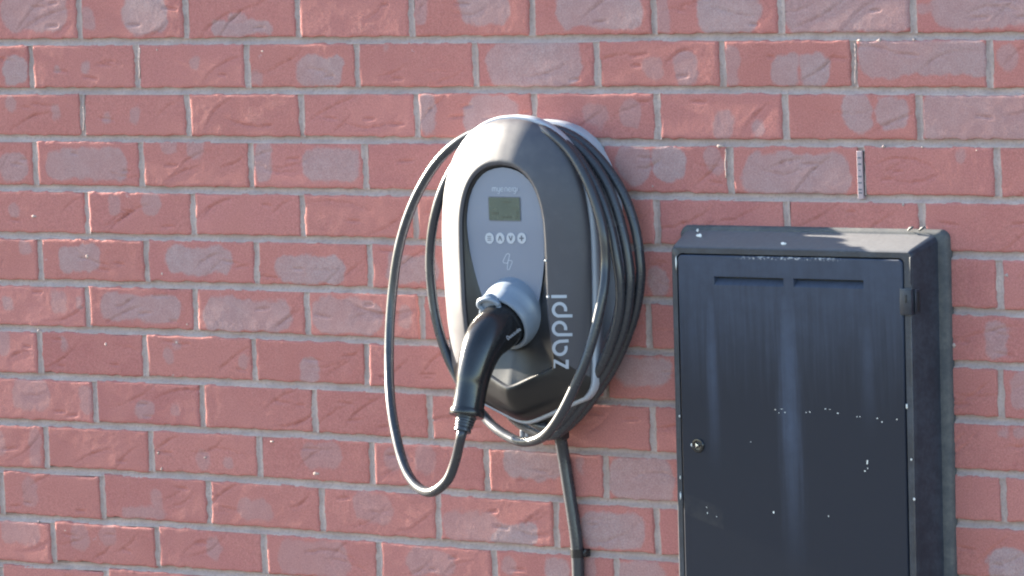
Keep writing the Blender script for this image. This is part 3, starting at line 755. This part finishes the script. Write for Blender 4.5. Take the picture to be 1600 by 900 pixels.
# white script on the barrel of the plug
pb = BVHTree.FromPolygons([W(*v) for v in mesh_verts] if False else [v.co.copy() for v in plug.data.vertices], [tuple(p.vertices) for p in plug.data.polygons])
def on_plug(px, py):
    o_ = W(*CAM); t_ = W(*at(px, py, -120)); d = (t_-o_).normalized(); h_ = pb.ray_cast(o_, d, 50)
    if h_[0] is None: return at(px, py, -120)
    q = h_[0]-d*.0008; return (q.x*1000+X0, q.y*1000, q.z*1000-GROUND)
word, bx, by = [], 794.0, 531.0
dx, dy = np.array([.80, -.60]), np.array([-.45, -.89])
def gl(lst, u0):
    for p in lst: word.append(([tuple(np.array([bx, by])+1.2*(dx*(u0+a)+dy*b)) for a, b in p], 1.15, 3))
gl([[(0,0),(0,4.6),(1.6,4.4),(2.6,2.4),(1.6,.2),(0,0)]], 0)
gl([[(0,3),(0,.8),(1,0),(2,.8)],[(2,3),(2,0)]], 3.8)
gl([[(1,3),(2,1.5),(1,0),(0,1.5),(1,3)]], 7.2)
gl([[(1.8,2.8),(.6,3),(.4,2),(1.6,1.2),(1.4,.2),(.2,.2)]], 10.4)
gl([[(0,3),(0,0)]], 13.6)
gl([[(2,0),(2,4.8)],[(2,2.6),(1,3),(0,1.5),(1,0),(2,.5)]], 15.2)
gl([[(2,3),(2,0)],[(2,2.6),(1,3),(0,1.5),(1,0),(2,.5)]], 18.6)
strokes('plug_print', word, on_plug, MAT['print'], plug)

CR = 7.3
tail = end+sd_*24
K = [tail, tail+sd_*14]
def px(*l): return [at(*q) for q in l]
K += px((711,722,-203),(698,752,-200),(673,769,-192),(648,756,-178),(628,717,-156),(612,640,-124),(608,560,-86),(612,470,-67),(624,385,-60),(647,315,-57),(681,256,-55),(720,219,-54),(765,199,-52),(806,196,-50))
S4 = px((850,200,-34),(887,209,-30),(921,232,-28),(951,266,-27),(975,305,-27),(991,350,-27),(999,395,-28),(1001,437,-29),(991,495,-30),(963,565,-32),(928,620,-34),(896,658,-36))
hid = lambda d: px((862,680,-40-d*.2),(828,672-d*.3,-36),(790,640,-34-d*.3),(756,580,-36-d*.3),(741,500,-36-d*.3),(738,420,-36-d*.3),(745,340,-36-d*.3),(768,260,-36-d*.3),(806,206,-38-d*.3))
S3 = px((850,203,-46),(890,219,-44),(921,247,-42),(946,283,-42),(962,322,-43),(975,370,-44),(983,415,-44),(984,455,-45),(974,515,-46),(946,580,-46),(908,634,-46),(880,668,-46))
S2 = px((852,207,-58),(889,230,-57),(914,262,-57),(935,300,-58),(952,348,-58),(963,400,-59),(969,450,-58),(965,500,-57),(945,560,-56),(912,612,-54),(880,655,-52))
S1 = px((850,204,-66),(886,232,-70),(911,270,-74),(930,315,-77),(943,365,-79),(946,415,-80),(941,465,-92),(923,540,-108),(899,602,-118),(872,655,-118),(846,684,-108),(813,690,-94),(781,674,-80),(757,651,-66),(730,615,-66),(705,570,-66),(687,520,-66),(676,465,-66),(672,400,-66),(680,335,-66),(702,275,-62),(740,225,-56),(800,203,-46))
full = K + S1[0:]  + S4 + hid(0) + S3 + hid(20) + S2 + px((862,668,-50),(840,664,-46),(820,652,-40))
path = catmull(full, 7)
vs, fs = tube(path, CR, 14); mesh('coiled_cable', vs, fs, MAT['rubber'], cable, True, 60)

# ------------------------------------------------------------------ supply cable down the wall
sup = empty('supply_cable', W(*at(902, 1100, -8)), 'straight black supply cable running down the wall below the charger', 'cable')
path = catmull(px((868,655,-26),(876,686,-16),(881,715,-10),(888,760,-9),(895,805,-9),(901,850,-9),(903.5,900,-9),(904,980,-9),(905,1100,-9)) + [np.array([at(905,1100,-9)[0], -9, -GROUND-20])], 8)
vs, fs = tube(path, 9.3, 16); mesh('cable_run', vs, fs, MAT['rubber'], sup, True, 60)
pc = at(903, 864, -9)
vs, fs = lathe(np.array(pc), np.array([.06,0,1.0]), [(-6,9.4),(-6,10.9),(6,10.9),(6,9.4)], 20)
cl = mesh('cable_clip', vs, fs, MAT['plug'], sup, True, 35)
bm = bmesh.new(); bm_box(bm, pc[0]+6, pc[0]+15, -9, 2, pc[2]-5.5, pc[2]+5.5, 1.5)
from_bm('clip_lug', bm, MAT['plug'], cl, True, 40)
vs, fs = lathe(np.array([pc[0]+11.5, -8.5, pc[2]]), np.array([0,-1.0,0]), [(0,3.4),(2,3.2),(2.4,2.4),(2.5,.1)], 12); mesh('nail_head', vs, fs, MAT['recess'], cl, True, 40)

# ------------------------------------------------------------------ meter box
BW0, BW1, BZT, BZB, BD = 1297.0, 1705.0, -331.0, -905.0, -60.0
BROT = math.radians(0.9); bc = np.array([1497.0, -336.0])
def bx_(x, y, z):
    dx_, dz_ = x-bc[0], z-bc[1]; c_, s_ = math.cos(BROT), math.sin(BROT)
    return (bc[0]+dx_*c_+dz_*s_, y, bc[1]-dx_*s_*.0+dz_*c_)
RUNS = []
for (xp, y0, y1, w, amt) in ((1108,425,760,12,.42),(1228,425,930,22,.52),(1352,425,700,15,.30),(1078,400,640,14,.28),(1395,400,640,16,.2)):
    a, b = at(xp, y0, BD), at(xp, y1, BD); RUNS.append((W(*a).x, w/1000.0, W(*a).z, W(*b).z, amt))
PALE_TOP = (W(*at(1230, 640, BD)).z, W(*at(1230, 400, BD)).z)
SCRAPE = W(*at(1235, 403, BD)).z; SCRAPEX = W(*at(1235, 403, BD)).x
TAPE = (W(*at(1097, 797, BD)).x, W(*at(1097, 797, BD)).z)
MAT['door'] = door_material()
MAT['case'] = weathered('weathered_black_case', (.020,.023,.033), (.060,.070,.092), .5, .42, .75)
MAT['sealant'] = weathered('grimy_beige_sealant', (.060,.063,.070), (.135,.130,.122), .7, .7)
box = empty('meter_box', W(*bx_(bc[0], 0, BZB-30)), 'black plastic meter box with louvred door on the brick wall', 'meter box')
def rrect(x0, x1, z0, z1, r, n=6):
    pts = []
    for (cx, cz, a0) in ((x1-r, z1-r, 0), (x0+r, z1-r, 90), (x0+r, z0+r, 180), (x1-r, z0+r, 270)):
        for k in range(n+1):
            t = math.radians(a0+90*k/n); pts.append((cx+r*math.cos(t), cz+r*math.sin(t)))
    return pts
def rloft(name, rings, mat, parent, smooth=True, sharp=40, cap=None):
    n = len(rings[0][0]); vs, fs = [], []
    for pts, y in rings: vs += [bx_(x, y, z) for x, z in pts]
    for k in range(len(rings)-1):
        for i in range(n): j = (i+1) % n; fs.append((k*n+i, k*n+j, (k+1)*n+j, (k+1)*n+i))
    if cap: fs.append(tuple((len(rings)-1)*n+i for i in range(n)))
    me = bpy.data.meshes.new(name); me.from_pydata([W(*v) for v in vs], [], fs); me.update()
    b_ = bmesh.new(); b_.from_mesh(me); bmesh.ops.recalc_face_normals(b_, faces=b_.faces); b_.to_mesh(me); b_.free()
    return link(name, me, mat, parent, smooth, sharp)
F_ = lambda d, r: rrect(BW0-d, BW1+d, BZB-d, BZT+d, r)
# casing: tapered skirt from the wall up to the front frame, then into the door opening
def G_(dx, dt, r): return rrect(BW0-dx, BW1+(dx if dx > 20 else dx*.55), BZB-dx, BZT+dt, r)
DX0, DX1, DZT, DZB = BW0+11.0, BW1-14.0, BZT-10.0, BZB+12
case = rloft('case', [(G_(19,21,12), -7), (G_(18,20,12), -9.0), (G_(3,3.5,8), -55), (G_(1,1,7), -58.6), (G_(-.6,-.6,6), BD), (rrect(DX0-2.2, DX1+2.2, DZB-2.2, DZT+2.2, 9), BD), (rrect(DX0-2.0, DX1+2.0, DZB-2, DZT+2.0, 9), -42)], MAT['case'], box)
rloft('wall_trim', [(G_(25,27,14), 4), (G_(25,27,14), -3), (G_(23.5,25.5,13), -6.5), (G_(21,23,12), -8.5), (G_(15,18,12), -9.2)], MAT['sealant'], box)
rloft('door_gap_shade', [(rrect(DX0-2.1, DX1+2.1, DZB-2, DZT+2.1, 9), -45), (rrect(DX0+40, DX1-40, DZB+40, DZT-40, 9), -45)], MAT['black'], box)  # black sheet paints the gap round the door as shade
# door: front sheet with two louvre recesses
def inv_box(xp, yp, y=BD):
    p = at(xp, yp, y); dx_, dz_ = p[0]-bc[0], p[2]-bc[1]; c_, s_ = math.cos(BROT), math.sin(BROT)
    return (bc[0]+(dx_-dz_*s_/c_)/c_ if False else bc[0]+dx_*c_-dz_*s_, bc[1]+dz_/c_)
lv = []
for (a, b, c, d) in ((1116, 432, 1225, 448), (1240, 435, 1350, 451)):
    p, q = inv_box(a, b), inv_box(c, d); lv.append((p[0], q[0], q[1], p[1]))
zl = (min(lv[0][2], lv[1][2]), max(lv[0][3], lv[1][3])); lv = [(a, b, zl[0], zl[1]) for a, b, c, d in lv]
DY = BD-1.0
xs = [DX0, DX0+1.5, lv[0][0], lv[0][1], lv[1][0], lv[1][1], DX1-1.5, DX1]; zs = [DZB, DZB+1.5, zl[0], zl[1], DZT-1.5, DZT]
door_pts_out = rrect(DX0, DX1, DZB, DZT, 7)
vs, fs = [], []
def V(x, y, z): vs.append(bx_(x, y, z)); return len(vs)-1
n_ = len(door_pts_out)
o0 = [V(x, DY+14, z) for x, z in door_pts_out]; o1 = [V(x, DY+1.6, z) for x, z in door_pts_out]
ins = rrect(DX0+.5, DX1-.5, DZB+.5, DZT-.5, 6.6); o2 = [V(x, DY+.5, z) for x, z in ins]
ins = rrect(DX0+1.6, DX1-1.6, DZB+1.6, DZT-1.6, 6); o3 = [V(x, DY, z) for x, z in ins]
for A_l, B_l in ((o0, o1), (o1, o2), (o2, o3)):
    for i in range(n_): j = (i+1) % n_; fs.append((A_l[i], A_l[j], B_l[j], B_l[i]))
bm = bmesh.new(); bv = [bm.verts.new(W(*v)) for v in vs]
for f in fs: bm.faces.new([bv[i] for i in f])
holes = []
edges = []
outer = [bv[i] for i in o3]
for i in range(n_): edges.append(bm.edges.get((outer[i], outer[(i+1) % n_])))
for (a, b, c, d) in lv:
    h4 = [bm.verts.new(W(*bx_(x, DY, z))) for x, z in ((a, c), (b, c), (b, d), (a, d))]
    for i in range(4): edges.append(bm.edges.new((h4[i], h4[(i+1) % 4])))
    # sloped louvre: deep at the top, running out flush at the bottom
    lo = [bm.verts.new(W(*bx_(x, y, z))) for x, y, z in ((a+1, DY+1.0, c+1.5), (b-1, DY+1.0, c+1.5), (b-2, DY+8, d-1.0), (a+2, DY+8, d-1.0))]
    bm.faces.new(lo)
    for i in range(4): bm.faces.new((h4[i], h4[(i+1) % 4], lo[(i+1) % 4], lo[i]))
bmesh.ops.triangle_fill(bm, use_beauty=True, edges=edges)
for f in [f for f in bm.faces if len(f.verts) == 3]:
    c = f.calc_center_median()
    for (a, b, c0, d) in lv:
        p0, p1 = W(*bx_(a, DY, c0)), W(*bx_(b, DY, d))
        if min(p0.x,p1.x) < c.x < max(p0.x,p1.x) and p0.z < c.z < p1.z and all(any((v.co-w).length < 1e-5 for w in [W(*bx_(x, DY, z)) for x in (a, b) for z in (c0, d)]) for v in f.verts):
            bm.faces.remove(f); break
door = from_bm('door', bm, MAT['door'], box); tag(door, 'black door with two louvre slots, chalky run marks and paint flecks')
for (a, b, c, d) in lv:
    mesh('louvre_shade', [bx_(*q) for q in ((a+2.5, DY+6.0, d-4.2), (b-2.5, DY+6.0, d-4.2), (b-2.5, DY+7.4, d-1.3), (a+2.5, DY+7.4, d-1.3))], [(0,1,2,3)], MAT['black'], door)  # black quad painted as the shade under the louvre's upper lip
# lock
pl = at(1091, 696, DY)
vs, fs = lathe(np.array(pl), np.array([0,-1.0,0]), [(-1,10.5),(1.2,10.5),(2.6,9.4),(2.8,7.2),(1.2,6.6),(.6,.1)], 28); lock = mesh('lock', vs, fs, MAT['plug'], door, True, 35)
vs, fs = lathe(np.array(pl)+np.array([.3,-.6,.5]), np.array([0,-1.0,0]), [(0,6.3),(2.4,4.2),(4.0,3.4),(4.2,.1)], 3); mesh('key_stud', vs, fs, MAT['steel'], lock)
vs, fs = lathe(np.array(pl)+np.array([-9.5,-1.6,.4]), np.array([0,-1.0,0]), [(0,2.6),(.8,1.6),(.9,.1)], 9); mesh('lock_chip', vs, fs, MAT['white'], lock)
# hinge
def bbox(name, a, mat, par, bev=.8):
    bm = bmesh.new(); bm_box(bm, *a, bev, 2, bx_); return from_bm(name, bm, mat, par, True, 40)
ht, hb = inv_box(1411, 451)[1], inv_box(1411, 492)[1]
hg = bbox('hinge', (DX1-4, DX1+15.5, BD-3.6, BD+6, hb, ht), MAT['case'], box, 1.2)
bbox('hinge_knuckle', (DX1+15.8, DX1+18.6, -57, -45, hb+2, ht-1), MAT['case'], hg, 1.5)
bbox('hinge_slot', (DX1+15.5, DX1+19.0, -54, -49, hb+5, ht-4), MAT['black'], hg, .4)
bbox('hinge_pin', (DX1+5, DX1+8.5, BD-4.2, BD-3, hb+17, ht-8), MAT['black'], hg, .5)
bbox('frame_bead', (BW1-2.4, BW1+.4, BD-1.3, BD+8, BZB+5, hb-2), MAT['case'], box, 1.2)
bbox('frame_bead', (BW1-2.4, BW1+.4, BD-1.3, BD+8, ht+6, BZT-6), MAT['case'], box, 1.2)
# flecks of white paint
FLK = [(545,120,3,1.6),(562,135,2,1.4),(590,133,2.4,1.6),(690,133,2.4,1.8),(707,131,2.8,2),(780,117,2.8,2),(838,137,4,2.2),(928,153,2.4,1.8),(942,153,2.6,1.8),(1023,161,3.2,2.6),(1045,178,3,2.6),(1115,166,2.4,2.6),(430,271,1.8,1.8),(977,362,3,6),(976,372,3,4),(965,408,2.8,3.2),(978,395,1.6,3),(537,601,3.4,5),(795,619,2,3),(223,578,2,2.4),(227,605,1.6,4),(270,622,1.8,2.4),(575,117,4,.9),(800,119,4,.9)]
for i, (x, y, a, b) in enumerate(FLK):
    p = at(1030+x/3.0, 600+y/3.0, DY); q = random.Random(i); bm = bmesh.new()
    c = [bm.verts.new(W(p[0]+a*.42*math.cos(t)*q.uniform(.7,1.2), DY-.5, p[2]+b*.36*math.sin(t)*q.uniform(.7,1.2))) for t in np.linspace(0, 2*math.pi, 10)[:-1]]
    bm.faces.new(c); from_bm('paint_fleck', bm, MAT['white'], door)
for i, (x, y, dep, a, b) in enumerate([(1093,368,-29,5,2.6),(1090,360,-22,2,2),(1224,381,-47,5,2.6),(1424,718,-62,1.2,1.6),(1428.5,780,-62,1.4,1.8),(1417,635,-61,1,4),(1062,650,-60.6,.8,2),(1063,746,-60.6,.8,2),(1056.5,410,-60.6,1,9),(1063.5,775,-60.6,.8,6)]):
    bm = bmesh.new(); blob(bm, at(x, y, dep), a, 1.6, b, i); from_bm('paint_splash', bm, MAT['white'], case, True)
# streaks of sealant on top corner
for (x, y) in ((1422,357),(1440,357)):
    p = at(x, y, -12); vs, fs = tube([p+np.array([-5,2,-3]), p, p+np.array([7,-3,2.5])], [1.4, 2.2, 1.2], 8); mesh('sealant_smear', vs, fs, MAT['sealant'], box, True)

bpy.context.view_layer.update()
